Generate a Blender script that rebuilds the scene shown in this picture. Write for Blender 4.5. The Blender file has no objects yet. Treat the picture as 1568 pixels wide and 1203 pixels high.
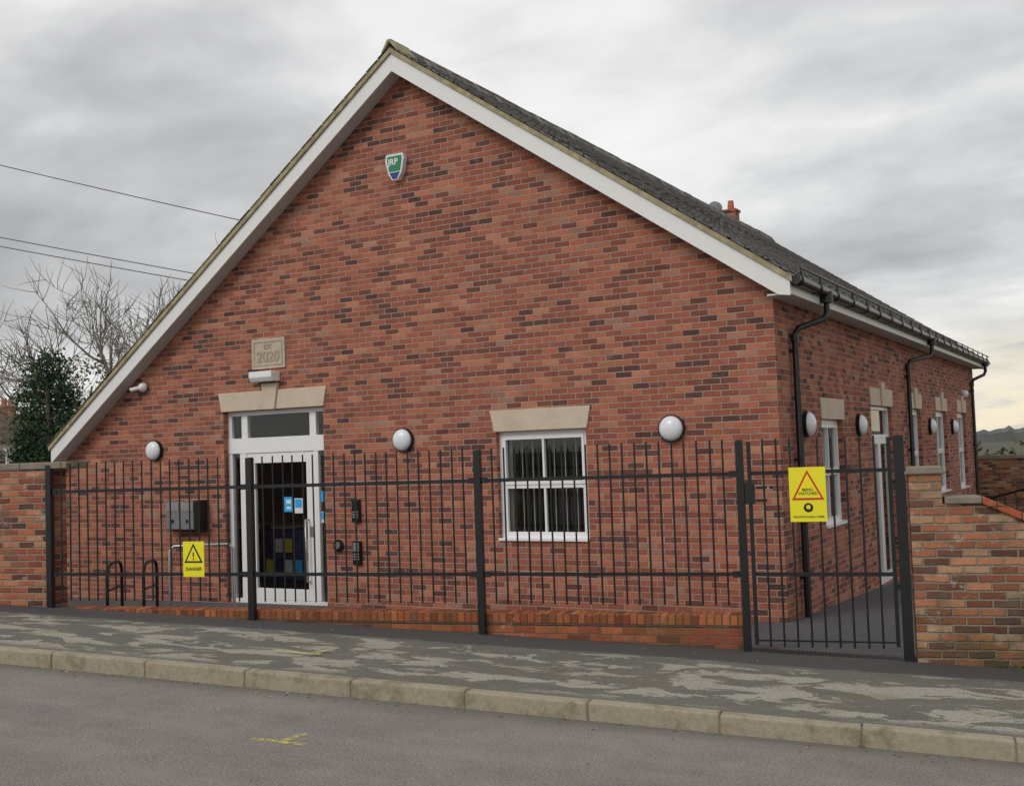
import bpy, bmesh, math, random
from mathutils import Matrix, Vector, noise
random.seed(7)
scene=bpy.context.scene
# ------------------------------------------------------------ node helpers
class NT:
    def __init__(s,nt): s.nt=nt
    def n(s,t,**k):
        nd=s.nt.nodes.new(t)
        for a,b in k.items(): setattr(nd,a,b)
        return nd
    def l(s,a,b): s.nt.links.new(a,b)
    def m(s,op,a,b=None,c=None,clamp=False):
        nd=s.n('ShaderNodeMath',operation=op); nd.use_clamp=clamp
        for i,v in enumerate((a,b,c)):
            if v is None: continue
            if isinstance(v,(int,float)): nd.inputs[i].default_value=v
            else: s.l(v,nd.inputs[i])
        return nd.outputs[0]
    def mix(s,f,a,b,mode='MIX'):
        nd=s.n('ShaderNodeMix',data_type='RGBA',blend_type=mode)
        for i,v in ((0,f),(6,a),(7,b)):
            if isinstance(v,(int,float)): nd.inputs[i].default_value=v
            elif isinstance(v,tuple): nd.inputs[i].default_value=(*v,1)
            else: s.l(v,nd.inputs[i])
        return nd.outputs[2]
    def ramp(s,f,stops,interp='LINEAR'):
        nd=s.n('ShaderNodeValToRGB'); cr=nd.color_ramp; cr.interpolation=interp
        while len(cr.elements)<len(stops): cr.elements.new(.5)
        for e,(p,c) in zip(cr.elements,stops):
            e.position=p; e.color=(*c,1) if isinstance(c,tuple) else (c,c,c,1)
        s.l(f,nd.inputs[0]); return nd.outputs[0]
    def noise(s,vec,scale,detail=3,rough=.55,dist=0,col=False):
        nd=s.n('ShaderNodeTexNoise'); nd.inputs['Scale'].default_value=scale
        nd.inputs['Detail'].default_value=detail; nd.inputs['Roughness'].default_value=rough
        nd.inputs['Distortion'].default_value=dist
        s.l(vec,nd.inputs['Vector']); return nd.outputs['Color' if col else 'Fac']
    def comb(s,x,y,z=0.0):
        nd=s.n('ShaderNodeCombineXYZ')
        for i,v in enumerate((x,y,z)):
            if isinstance(v,(int,float)): nd.inputs[i].default_value=v
            else: s.l(v,nd.inputs[i])
        return nd.outputs[0]
    def smooth(s,v,a,b,c=0.0,d=1.0):
        nd=s.n('ShaderNodeMapRange',interpolation_type='SMOOTHSTEP')
        s.l(v,nd.inputs[0])
        for i,x in enumerate((a,b,c,d)): nd.inputs[i+1].default_value=x
        return nd.outputs[0]
def newmat(name):
    m=bpy.data.materials.new(name); m.use_nodes=True
    t=NT(m.node_tree); b=m.node_tree.nodes['Principled BSDF']
    return m,t,b
def uvs(t):
    u=t.n('ShaderNodeUVMap'); u.uv_map='UVMap'
    sp=t.n('ShaderNodeSeparateXYZ'); t.l(u.outputs[0],sp.inputs[0])
    return u.outputs[0],sp.outputs[0],sp.outputs[1]
def bump(t,b,h,strength=.5,dist=.01):
    n=t.n('ShaderNodeBump'); n.inputs['Strength'].default_value=strength; n.inputs['Distance'].default_value=dist
    t.l(h,n.inputs['Height']); t.l(n.outputs[0],b.inputs['Normal'])
def brickmat(name,stops,mortar,bw=.225,bh=.075,jw=.005,stag=.5,weather=0,moss=0,swap=False,rough=.9,big=.25,bumpd=.006,wob=.004,lime=0):
    m,t,b=newmat(name); uv,u,v=uvs(t)
    if swap: u,v=v,u
    sw=t.n('ShaderNodeSeparateXYZ'); t.l(t.noise(uv,8,2,col=True),sw.inputs[0])
    u=t.m('ADD',u,t.m('MULTIPLY',t.m('SUBTRACT',sw.outputs[0],.5),wob*2)); v=t.m('ADD',v,t.m('MULTIPLY',t.m('SUBTRACT',sw.outputs[1],.5),wob*2))
    vr=t.m('DIVIDE',v,bh); row=t.m('FLOOR',vr)
    sh=t.m('MULTIPLY',t.m('FLOORED_MODULO',row,2),stag)
    ur=t.m('ADD',t.m('DIVIDE',u,bw),sh); col=t.m('FLOOR',ur)
    fu=t.m('SUBTRACT',ur,col); fv=t.m('SUBTRACT',vr,row)
    du=t.m('MULTIPLY',t.m('MINIMUM',fu,t.m('SUBTRACT',1,fu)),bw); dv=t.m('MULTIPLY',t.m('MINIMUM',fv,t.m('SUBTRACT',1,fv)),bh)
    d=t.m('MINIMUM',du,dv); mk=t.smooth(d,jw*.6,jw*1.5)
    w=t.n('ShaderNodeTexWhiteNoise',noise_dimensions='2D'); t.l(t.comb(col,row),w.inputs['Vector'])
    sc=t.n('ShaderNodeSeparateXYZ'); t.l(w.outputs['Color'],sc.inputs[0])
    bn=t.noise(uv,.6,3,.6)
    val=t.m('ADD',w.outputs[0],t.m('MULTIPLY',t.m('SUBTRACT',bn,.5),big*2),clamp=True)
    c=t.ramp(val,stops)
    fn=t.noise(uv,30,3,.7); fn2=t.noise(uv,3.2,3)
    br=t.m('ADD',t.m('MULTIPLY',sc.outputs[1],.34),t.m('ADD',t.m('MULTIPLY',fn,.75),t.m('MULTIPLY_ADD',fn2,.4,.26)))
    c=t.mix(1.0,c,t.comb(br,br,br),'MULTIPLY')
    mc=t.mix(fn2,tuple(x*.6 for x in mortar),mortar)
    c=t.mix(mk,mc,c)
    if weather:
        wz=t.smooth(t.noise(uv,2.3,4,.65),.5,.68); c=t.mix(t.m('MULTIPLY',wz,weather),c,(.16,.13,.10))
        wz=t.smooth(t.noise(uv,4.3,4,.75),.58,.68); c=t.mix(t.m('MULTIPLY',wz,weather),c,(.48,.42,.34))
    if lime:
        wz=t.smooth(t.noise(uv,6,4,.75),.56,.7); c=t.mix(t.m('MULTIPLY',wz,lime),c,(.48,.40,.34))
    if moss:
        g=t.n('ShaderNodeNewGeometry'); sp=t.n('ShaderNodeSeparateXYZ'); t.l(g.outputs['Position'],sp.inputs[0])
        low=t.smooth(sp.outputs[2],1.2,.1); mm=t.smooth(t.m('ADD',t.noise(uv,1.7,4,.7),t.m('MULTIPLY',low,.2)),.60,.78)
        c=t.mix(t.m('MULTIPLY',mm,moss),c,(.085,.08,.03))
    t.l(c,b.inputs['Base Color']); b.inputs['Roughness'].default_value=rough; b.inputs['Specular IOR Level'].default_value=.2
    h=t.m('ADD',mk,t.m('MULTIPLY',fn,.5)); bump(t,b,h,.8,bumpd)
    return m
def plain(name,col,rough=.5,metal=0,var=.12,scale=6,spec=.5,bumps=0,dirt=None):
    m,t,b=newmat(name); tc=t.n('ShaderNodeTexCoord')
    f=t.noise(tc.outputs['Object'],scale,3,.6)
    c=t.mix(f,tuple(max(0,x*(1-var*1.5)) for x in col),tuple(min(1,x*(1+var)) for x in col))
    if dirt:
        g=t.smooth(t.noise(tc.outputs['Object'],scale*.6,4,.7),.5,.7); c=t.mix(t.m('MULTIPLY',g,.5),c,dirt)
    t.l(c,b.inputs['Base Color']); b.inputs['Roughness'].default_value=rough; b.inputs['Metallic'].default_value=metal
    b.inputs['Specular IOR Level'].default_value=spec
    if bumps: bump(t,b,t.noise(tc.outputs['Object'],scale*8,3,.6),bumps,.005)
    return m
FST=[(0,(.11,.052,.046)),(.11,(.175,.068,.05)),(.25,(.275,.09,.06)),(.5,(.33,.108,.068)),(.78,(.395,.135,.08)),(.92,(.43,.175,.10)),(1,(.36,.18,.13))]
BR=brickmat('red_brick',FST,(.46,.38,.32),lime=.16,big=.3,jw=.0052)
BRS=brickmat('red_brick_side',FST,(.46,.39,.34),lime=.6,big=.3,jw=.0052)
BO=brickmat('old_brick',[(0,(.09,.05,.04)),(.2,(.19,.08,.05)),(.5,(.35,.13,.07)),(.75,(.43,.19,.10)),(1,(.40,.28,.18))],(.33,.27,.21),jw=.008,weather=.6,moss=.6,big=.35,bumpd=.015,wob=.012)
BOL=brickmat('old_brick_red',[(0,(.10,.045,.035)),(.2,(.2,.065,.04)),(.5,(.36,.10,.055)),(.8,(.44,.16,.08)),(1,(.45,.24,.15))],(.36,.30,.24),jw=.008,weather=.65,big=.3,bumpd=.012,wob=.012)
BP=brickmat('plinth_brick',[(0,(.10,.035,.025)),(.3,(.24,.07,.035)),(.6,(.32,.09,.042)),(1,(.40,.13,.055))],(.2,.16,.13),weather=.35,moss=.35)
BPC=brickmat('plinth_coping',[(0,(.19,.052,.024)),(.5,(.34,.095,.04)),(1,(.44,.15,.06))],(.12,.09,.07),bw=.075,bh=.4,stag=0,jw=.006,weather=.35,moss=.4,wob=.003)
TILE=brickmat('red_coping_tile',[(0,(.28,.07,.035)),(1,(.48,.14,.07))],(.1,.07,.05),bw=.2,bh=.5,stag=0,weather=.3)
SLATE=brickmat('roof_slate',[(0,(.12,.112,.105)),(.5,(.175,.165,.152)),(1,(.25,.23,.21))],(.04,.038,.036),bw=.3,bh=.2,jw=.009,swap=True,rough=.8,bumpd=.04,lime=.12)
OTILE=brickmat('brown_roof_tile',[(0,(.06,.045,.04)),(1,(.13,.09,.075))],(.03,.025,.02),bw=.3,bh=.25,swap=True)
WHITE=plain('white_upvc',(.84,.84,.84),.3,var=.03)
FASC=plain('white_fascia',(.80,.80,.79),.45,var=.05,scale=2)
SOFF=plain('soffit_grey',(.62,.61,.6),.6,var=.05)
VERGE=plain('verge_mortar',(.42,.36,.22),.95,var=.45,scale=9,bumps=.5,dirt=(.18,.16,.08))
STONE=plain('cast_stone',(.62,.51,.40),.85,var=.1,scale=5,bumps=.3,dirt=(.48,.40,.30))
PLAQ=plain('plaque_stone',(.52,.44,.34),.9,var=.15,scale=9,bumps=.4,dirt=(.36,.30,.24))
PLAQD=plain('plaque_carving',(.38,.32,.24),.9,var=.1)
COPE=plain('coping_stone',(.27,.23,.18),.95,var=.3,scale=6,bumps=.6,dirt=(.12,.11,.06))
BLK=plain('black_paint',(.012,.012,.014),.38,var=.2,scale=14)
BLKP=plain('black_plastic',(.012,.012,.013),.3,var=.1)
GREYM=plain('grey_plastic',(.2,.205,.21),.45,var=.15)
DARKG=plain('dark_grille',(.03,.03,.03),.6)
STEEL=plain('galvanised_steel',(.5,.5,.5),.35,metal=.8,var=.15)
GLOBE=plain('opal_diffuser',(.78,.80,.85),.25,var=.03)
YEL=plain('yellow_sign',(.88,.80,.02),.4,var=.04)
RED=plain('red_sign',(.65,.03,.02),.4,var=.05)
INK=plain('black_ink',(.01,.01,.01),.5)
GRN=plain('green_alarm',(.0,.22,.09),.4)
BLU=plain('blue_alarm',(.01,.04,.25),.4)
POST1=plain('poster_blue',(.03,.42,.88),.5)
POST2=plain('poster_yellow',(.75,.65,.08),.5)
POST3=plain('poster_white',(.8,.8,.8),.5)
POST4=plain('display_board_navy',(.02,.045,.14),.6)
INT=plain('interior_wall',(.45,.44,.42),.9)
INTF=plain('interior_floor',(.12,.12,.125),.8)
BLIND=plain('blind_fabric',(.5,.5,.48),.9)
REND=plain('cream_render',(.66,.64,.58),.9)
TERRA=plain('terracotta',(.5,.14,.06),.8,var=.25)
BARK=plain('bark',(.25,.225,.185),.95,var=.35,scale=3)
WOOD=plain('pole_wood',(.1,.08,.06),.9)
LEAFB=plain('leaf_brown',(.25,.15,.05),.9,var=.4,scale=30)
LEAFY=plain('leaf_yellow',(.5,.45,.25),.9,var=.4,scale=30)
def leafmat(name,a,b_):
    m,t,b=newmat(name); tc=t.n('ShaderNodeTexCoord')
    c=t.mix(t.smooth(t.noise(tc.outputs['Object'],1.6,3),.35,.65),a,b_); t.l(c,b.inputs['Base Color']); b.inputs['Roughness'].default_value=.8
    b.inputs['Specular IOR Level'].default_value=.2
    return m
LF=leafmat('conifer_leaf',(.018,.042,.02),(.06,.11,.045)); LF2=leafmat('ivy_leaf',(.08,.08,.035),(.19,.165,.08)); LF3=leafmat('weed_leaf',(.04,.09,.02),(.1,.17,.04)); LF4=leafmat('hedge_leaf',(.05,.052,.035),(.13,.115,.08))
def glassmat():
    m=bpy.data.materials.new('window_glass'); m.use_nodes=True; t=NT(m.node_tree); nt=m.node_tree
    nt.nodes.remove(nt.nodes['Principled BSDF']); o=nt.nodes['Material Output']
    tr=t.n('ShaderNodeBsdfTransparent'); tr.inputs[0].default_value=(.84,.87,.87,1)
    gl=t.n('ShaderNodeBsdfGlossy'); gl.inputs['Roughness'].default_value=.01; gl.inputs[0].default_value=(.9,.9,.9,1)
    lw=t.n('ShaderNodeLayerWeight'); lw.inputs[0].default_value=.5
    fac=t.m('MULTIPLY_ADD',t.m('POWER',lw.outputs['Facing'],4.0),.75,.06)
    mx=t.n('ShaderNodeMixShader'); t.l(fac,mx.inputs[0]); t.l(tr.outputs[0],mx.inputs[1]); t.l(gl.outputs[0],mx.inputs[2]); t.l(mx.outputs[0],o.inputs[0])
    return m
GLASS=glassmat()
def asphalt(name,base,kind):
    m,t,b=newmat(name); uv,u,v=uvs(t)
    g=t.noise(uv,75,2,.85); g2=t.noise(uv,28,3,.75); big=t.noise(uv,.7,4,.6); mid=t.noise(uv,4,4,.65)
    gg=t.smooth(g,.3,.72,.55,1.45)
    k=t.m('MULTIPLY',gg,t.m('ADD',t.m('MULTIPLY',g2,.5),t.m('ADD',t.m('MULTIPLY',mid,.5),t.m('MULTIPLY_ADD',big,.5,.2))))
    c=t.mix(1.0,t.comb(k,k,k),base,'MULTIPLY')
    if kind=='pave':
        st=t.n('ShaderNodeMapping'); st.inputs['Scale'].default_value=(.85,1.4,1); t.l(uv,st.inputs[0])
        pn=t.noise(st.outputs[0],2.0,7,.66,.7); band=t.m('MULTIPLY',t.smooth(v,2.4,2.05),t.smooth(v,.05,.3))
        vo=t.n('ShaderNodeTexVoronoi'); vo.inputs['Scale'].default_value=3.0; t.l(st.outputs[0],vo.inputs['Vector'])
        sv=t.n('ShaderNodeSeparateXYZ'); t.l(vo.outputs['Color'],sv.inputs[0])
        pat=t.smooth(t.m('ADD',t.m('ADD',pn,t.m('MULTIPLY',t.m('SUBTRACT',g2,.5),.10)),t.m('MULTIPLY',t.m('SUBTRACT',sv.outputs[0],.5),.16)),.515,.545)
        lc=t.mix(g2,(.26,.245,.20),(.54,.51,.43))
        c=t.mix(t.m('MULTIPLY',t.m('MULTIPLY',pat,band),.85),c,t.mix(1.0,lc,t.comb(gg,gg,gg),'MULTIPLY'))
        ms=t.smooth(t.noise(uv,1.4,4,.7),.5,.7); c=t.mix(t.m('MULTIPLY',t.m('MULTIPLY',ms,t.smooth(v,2.3,1.2)),.4),c,(.15,.14,.065))
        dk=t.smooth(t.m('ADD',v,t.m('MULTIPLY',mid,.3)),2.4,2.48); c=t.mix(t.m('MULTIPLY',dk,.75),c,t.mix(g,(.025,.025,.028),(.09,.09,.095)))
    if kind=='road':
        st=t.n('ShaderNodeMapping'); st.inputs['Scale'].default_value=(.35,1.6,1); t.l(uv,st.inputs[0])
        s=t.smooth(t.noise(st.outputs[0],1.5,4,.6),.42,.7); c=t.mix(t.m('MULTIPLY',s,.35),c,t.mix(g,(.18,.165,.15),(.42,.39,.36)))
        gut=t.smooth(t.m('ADD',v,t.m('MULTIPLY',mid,.2)),-.25,.04); c=t.mix(t.m('MULTIPLY',gut,.5),c,(.13,.12,.09))
    t.l(c,b.inputs['Base Color']); b.inputs['Roughness'].default_value=.85; b.inputs['Specular IOR Level'].default_value=.25
    bump(t,b,g2,.8,.01)
    return m
ROAD=asphalt('road_asphalt',(.235,.215,.20),'road'); PAVE=asphalt('pavement_asphalt',(.17,.16,.14),'pave'); YARD=asphalt('yard_asphalt',(.11,.11,.11),'yard')
def kerbmat():
    m,t,b=newmat('kerb_concrete'); tc=t.n('ShaderNodeTexCoord'); o=tc.outputs['Object']
    c=t.mix(t.noise(o,30,3,.7),(.22,.19,.135),(.46,.41,.30)); c=t.mix(t.m('MULTIPLY',t.smooth(t.noise(o,3,5,.7),.48,.66),.65),c,(.14,.125,.065))
    t.l(c,b.inputs['Base Color']); b.inputs['Roughness'].default_value=.95; bump(t,b,t.noise(o,60,3,.7),.6,.006); return m
KERB=kerbmat()
def paintmat():
    m=bpy.data.materials.new('worn_yellow_paint'); m.use_nodes=True; t=NT(m.node_tree); b=m.node_tree.nodes['Principled BSDF']
    tc=t.n('ShaderNodeTexCoord'); b.inputs['Base Color'].default_value=(.66,.56,.16,1); b.inputs['Roughness'].default_value=.8
    t.l(t.smooth(t.noise(tc.outputs['Object'],22,4,.8),.40,.56,0,.75),b.inputs['Alpha']); return m
PAINT=paintmat()
def grassmat():
    m,t,b=newmat('field_grass'); tc=t.n('ShaderNodeTexCoord'); o=tc.outputs['Object']
    c=t.mix(t.noise(o,.05,4),(.05,.055,.03),(.11,.10,.065)); t.l(c,b.inputs['Base Color']); b.inputs['Roughness'].default_value=.95; return m
GRASS=grassmat(); 
HILL=plain('distant_woodland',(.16,.165,.165),1,var=.4,scale=.05,spec=0)  # distance haze is mixed into the base colour, paler and bluish
# ------------------------------------------------------------ mesh builder
class MB:
    def __init__(s,T=None): s.v=[];s.f=[];s.m=[];s.sm=[];s.T=T
    def add(s,vs,fs,mat,smooth=False,M=None):
        o=len(s.v)
        s.v+=[tuple(M@Vector(p)) if M is not None else tuple(p) for p in vs]
        for f in fs: s.f.append([i+o for i in f]); s.m.append(mat); s.sm.append(smooth)
    def box(s,x0,x1,y0,y1,z0,z1,mat,M=None):
        vs=[(x,y,z) for x in(x0,x1) for y in(y0,y1) for z in(z0,z1)]
        s.add(vs,[(0,1,3,2),(4,6,7,5),(0,4,5,1),(2,3,7,6),(0,2,6,4),(1,5,7,3)],mat,M=M)
    def prism(s,pts,y0,y1,mat,M=None):
        n=len(pts); vs=[(x,y0,z) for x,z in pts]+[(x,y1,z) for x,z in pts]
        s.add(vs,[tuple(range(n)),tuple(range(2*n-1,n-1,-1))]+[(i,(i+1)%n,n+(i+1)%n,n+i) for i in range(n)],mat,M=M)
    def tube(s,pts,r,mat,n=8,M=None,smooth=True):
        pts=[Vector(p) for p in pts]; rs=r if isinstance(r,(list,tuple)) else [r]*len(pts); vs=[];fs=[]
        prev=None
        for i,p in enumerate(pts):
            d=(pts[min(i+1,len(pts)-1)]-pts[max(i-1,0)]).normalized()
            a=prev if prev else (Vector((0,0,1)) if abs(d.z)<.9 else Vector((1,0,0)))
            x=(a-d*a.dot(d)).normalized(); prev=x; y=d.cross(x)
            for k in range(n):
                an=2*math.pi*k/n; vs.append(p+(x*math.cos(an)+y*math.sin(an))*rs[i])
        for i in range(len(pts)-1):
            for k in range(n): fs.append((i*n+k,i*n+(k+1)%n,(i+1)*n+(k+1)%n,(i+1)*n+k))
        s.add(vs,fs,mat,smooth,M)
        if n>3: s.add(vs[:n],[tuple(range(n))],mat,False,M); s.add(vs[-n:],[tuple(range(n))],mat,False,M)
    def dome(s,c,r,depth,mat,M=None,seg=24,rings=8):
        vs=[];fs=[]
        for j in range(rings+1):
            a=math.pi/2*j/rings; rr=r*math.cos(a); yy=-depth*math.sin(a)
            for k in range(seg): t=2*math.pi*k/seg; vs.append((c[0]+rr*math.cos(t),c[1]+yy,c[2]+rr*math.sin(t)))
        for j in range(rings):
            for k in range(seg): fs.append((j*seg+k,j*seg+(k+1)%seg,(j+1)*seg+(k+1)%seg,(j+1)*seg+k))
        s.add(vs,fs,mat,True,M)
    def disc(s,c,r,depth,mat,M=None,seg=24):
        s.tube([(c[0],c[1],c[2]),(c[0],c[1]-depth,c[2])],r,mat,seg,M)
def obj(name,mb,parent=None,M=None,bevel=0):
    me=bpy.data.meshes.new(name); me.from_pydata(mb.v,[],mb.f)
    mats=[]
    for k in mb.m:
        if k not in mats: mats.append(k)
    for k in mats: me.materials.append(k)
    for p,k,sm in zip(me.polygons,mb.m,mb.sm): p.material_index=mats.index(k); p.use_smooth=sm
    bm=bmesh.new(); bm.from_mesh(me); bmesh.ops.recalc_face_normals(bm,faces=bm.faces)
    uvl=bm.loops.layers.uv.new('UVMap')
    for f in bm.faces:
        n=f.normal; ax=max(range(3),key=lambda i:abs(n[i])+(.0001 if i==1 else 0))
        for l in f.loops:
            c=l.vert.co
            l[uvl].uv=(c.y,c.z) if ax==0 else ((c.x,c.z) if ax==1 else (c.x,c.y))
    bm.to_mesh(me); bm.free()
    T=M if M is not None else mb.T
    if T is not None: me.transform(T)
    o=bpy.data.objects.new(name,me); scene.collection.objects.link(o)
    if bevel:
        b=o.modifiers.new('bev','BEVEL'); b.width=bevel; b.segments=2; b.limit_method='ANGLE'
    return o
def root(name):
    e=bpy.data.objects.new(name,None); scene.collection.objects.link(e); e.empty_display_size=.3
    return e
def part(name,mb,par,bevel=0):
    o=obj(name,mb,None,None,bevel); o.parent=par; return o
def text(name,body,size,loc,mat,par,ext=.001,M=None,bold=0):
    cu=bpy.data.curves.new(name,'FONT'); cu.body=body; cu.size=size; cu.align_x='CENTER'; cu.align_y='CENTER'; cu.extrude=ext; cu.offset=bold
    to=bpy.data.objects.new(name+'_c',cu); scene.collection.objects.link(to); bpy.context.view_layer.update()
    me=bpy.data.meshes.new_from_object(to.evaluated_get(bpy.context.evaluated_depsgraph_get())); bpy.data.objects.remove(to)
    me.transform((M or Matrix())@Matrix.Translation(loc)@Matrix.Rotation(math.pi/2,4,'X'))
    me.materials.clear(); me.materials.append(mat)
    o=bpy.data.objects.new(name,me); scene.collection.objects.link(o); o.parent=par; return o
SIDE=Matrix(((0,-1,0,0),(1,0,0,0),(0,0,1,0),(0,0,0,1)))
# ------------------------------------------------------------ HALL
hall=root('brick_hall')
XA,ZA=-5.09,7.42; SR,SL=.693,.732; XL=-12.15; YE=16.8; ZB=-.9
def rl(x): return ZA-SR*(x-XA) if x>XA else ZA+SL*(x-XA)
mb=MB()
holes=[(-8.605,-6.66,0,2.89),(-3.77,-2.46,.98,2.40)]
xs=[XL,-8.605,-6.66,XA,-3.77,-2.46,0]
for a,b in zip(xs,xs[1:]):
    h=[q for q in holes if abs(q[0]-a)<1e-6]
    if h:
        h=h[0]; mb.prism([(a,ZB),(b,ZB),(b,h[2]),(a,h[2])],0,.3,BR); mb.prism([(a,h[3]),(b,h[3]),(b,rl(b)+.05),(a,rl(a)+.05)],0,.3,BR)
    else: mb.prism([(a,ZB),(b,ZB),(b,rl(b)+.05),(a,rl(a)+.05)],0,.3,BR)
part('front_wall',mb,hall)
side_op=[(1.95,3.12,1.0,2.42,'w'),(4.98,6.6,-.14,2.66,'d'),(8.12,9.4,1.0,2.67,'w'),(11.12,12.5,1.0,2.67,'w'),(14.08,15.4,.95,2.68,'w')]
mb=MB(); y=.3
for (a,b,z0,z1,k) in side_op:
    mb.prism([(y,ZB),(a,ZB),(a,3.86),(y,3.86)],0,.3,BRS,SIDE)
    mb.prism([(a,ZB),(b,ZB),(b,z0),(a,z0)],0,.3,BRS,SIDE); mb.prism([(a,z1),(b,z1),(b,3.86),(a,3.86)],0,.3,BRS,SIDE); y=b
mb.prism([(y,ZB),(YE,ZB),(YE,3.86),(y,3.86)],0,.3,BRS,SIDE)
mb.box(XL,XL+.3,.3,YE,ZB,rl(XL),BRS)
part('side_walls',mb,hall)
mb=MB(); xs=[XL,XA,0]
for a,b in zip(xs,xs[1:]): mb.prism([(a,ZB),(b,ZB),(b,rl(b)+.05),(a,rl(a)+.05)],YE+.002,YE+.3,BRS)
part('rear_wall',mb,hall)
Y0,Y1=-.27,YE+.5; XR=.28; XLL=-12.24
def band(x0,x1,a,b,y0,y1,mat,mb): mb.prism([(x0,rl(x0)+a),(x1,rl(x1)+a),(x1,rl(x1)+b),(x0,rl(x0)+b)],y0,y1,mat)
mb=MB()
for yy in ((Y0,Y0+.025),(Y1-.025,Y1)):
    mb.prism([(XA,rl(XA)),(.14,3.80),(XR,3.78),(XR,rl(XR)+.25),(XA,rl(XA)+.25)],*yy,FASC)
    mb.prism([(XLL,rl(XLL)+.02),(XA,rl(XA)),(XA,rl(XA)+.25),(XLL,rl(XLL)+.25)],*yy,FASC)
mb.box(XR-.022,XR,Y0+.027,Y1-.027,3.80,3.96,FASC)
mb.box(XLL,XLL+.02,Y0+.027,Y1-.027,rl(XLL)+.04,rl(XLL)+.24,FASC)
part('bargeboards_and_fascias',mb,hall,.004)
mb=MB()
for y0,y1 in ((Y0+.026,-.003),(YE+.303,Y1-.026)):
    band(XA,.0,.03,.06,y0,y1,SOFF,mb); band(XLL+.03,XA-.001,.03,.06,y0,y1,SOFF,mb)
mb.box(.003,XR-.024,Y0+.03,Y1-.03,3.80,3.82,SOFF)
part('soffits',mb,hall)
mb=MB()
for y0,y1 in ((Y0-.03,-.01),(Y1-.2,Y1+.03)):
    band(XA,XR+.03,.252,.322,y0,y1,VERGE,mb); band(XLL-.03,XA-.001,.252,.322,y0,y1,VERGE,mb)
part('verge',mb,hall)
mb=MB()
band(XA,XR+.06,.324,.34,Y0-.02,Y1+.03,SLATE,mb); band(XLL-.06,XA-.001,.324,.34,Y0-.02,Y1+.03,SLATE,mb)
x=XA+.12; i=0
while x<XR-.1:
    x1=min(x+.23,XR+.07); y=Y0-.045+random.uniform(-.006,.006)
    mb.prism([(x,rl(x)+.341),(x1,rl(x1)+.341),(x1,rl(x1)+.364),(x,rl(x)+.344)],y,Y1+.03,SLATE); x+=.2
x=XA-.2
while x>XLL-.05:
    j=random.uniform(-.006,.006); mb.prism([(x,rl(x)+.341),(x+.19,rl(x+.19)+.341),(x+.19,rl(x+.19)+.347),(x,rl(x)+.355+j*.5)],Y0-.042+j,Y0+.35,VERGE if random.random()<.75 else SLATE); x-=.2
part('slate_roof',mb,hall)
mb=MB(); y=Y0-.04; i=0
while y<Y1:
    L=.44; z=ZA+.335; w=.13; hh=.085+random.uniform(-.008,.008)
    mb.prism([(XA-w,z-w*.62),(XA,z+hh-.02),(XA+w,z-w*.62),(XA+w*1.02,z-w*.62+.025),(XA+.03,z+hh+.01),(XA-.03,z+hh+.01),(XA-w*1.02,z-w*.62+.025)],y,y+L,VERGE if i==0 else SLATE); y+=.45; i+=1
part('ridge_tiles',mb,hall)
mb=MB(); mb.tube([(XR+.065,Y0,3.955),(XR+.065,Y1,3.935)],.058,BLKP,12)
y=Y0+.1
while y<Y1:
    mb.tube([(XR+.065,y,3.955),(XR+.065,y+.05,3.955)],.071,BLKP,12); mb.box(XR+.001,XR+.05,y,y+.05,3.9,4.0,BLKP)
    mb.tube([(XR+.1,y+.02,4.0),(XR+.1,y+.02,4.10)],.012,BLKP,6); y+=.85
mb.tube([(XR+.1,Y0+.1,4.095),(XR+.1,Y1-.1,4.075)],.014,BLKP,6)
for yy,ys in ((.62,1.1),(7.95,8.85),(16.35,16.7)):
    gx=XR+.065; pts=[(gx,ys,3.93),(gx,ys,3.70),(gx-.03,ys-.05,3.62),(.10,yy+.05,3.5),(.065,yy,3.42),(.065,yy,-.1-.04*yy)]
    mb.tube(pts,.038,BLKP,10)
    mb.tube([(gx,ys,3.96),(gx,ys,3.82)],.08,BLKP,12); mb.tube([(.065,yy,3.43),(.065,yy,3.34)],.05,BLKP,10)
    for z in (3.2,1.9,.5): mb.tube([(.065,yy,z),(.065,yy,z+.06)],.046,BLKP,10); mb.box(.002,.05,yy-.06,yy+.06,z+.015,z+.045,BLKP)
part('gutter_and_downpipes',mb,hall)
def lintel(mb,x0,x1,z0,h,M,key=True,sp=.06):
    if key:
        c=(x0+x1)/2
        mb.prism([(x0-.02,z0),(c-.096,z0),(c-.149,z0+h),(x0-.02-sp,z0+h)],-.022,.09,STONE,M)
        mb.prism([(c+.096,z0),(x1+.02,z0),(x1+.02+sp,z0+h),(c+.149,z0+h)],-.022,.09,STONE,M)
        mb.prism([(c-.09,z0-.003),(c+.09,z0-.003),(c+.16,z0+h+.1),(c-.16,z0+h+.1)],-.05,.05,STONE,M)
    else: mb.prism([(x0-.02,z0),(x1+.02,z0),(x1+.02+sp,z0+h),(x0-.02-sp,z0+h)],-.022,.09,STONE,M)
mb=MB(); lintel(mb,-8.605,-6.66,2.892,.285,None); lintel(mb,-3.77,-2.46,2.402,.28,None,False)
for a,b,z0,z1,k in side_op: lintel(mb,a,b,z1+.002,.28,SIDE,z1>2.5,.05)
part('lintels',mb,hall,.006)
mb=MB(); mb.box(-7.97,-7.33,-.03,.02,3.50,3.95,PLAQ); 
mb.box(-7.93,-7.37,-.036,-.03,3.54,3.56,PLAQD); mb.box(-7.93,-7.37,-.036,-.03,3.89,3.91,PLAQD); mb.box(-7.93,-7.91,-.036,-.03,3.561,3.889,PLAQD); mb.box(-7.39,-7.37,-.036,-.03,3.561,3.889,PLAQD)
part('date_plaque',mb,hall)
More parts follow.
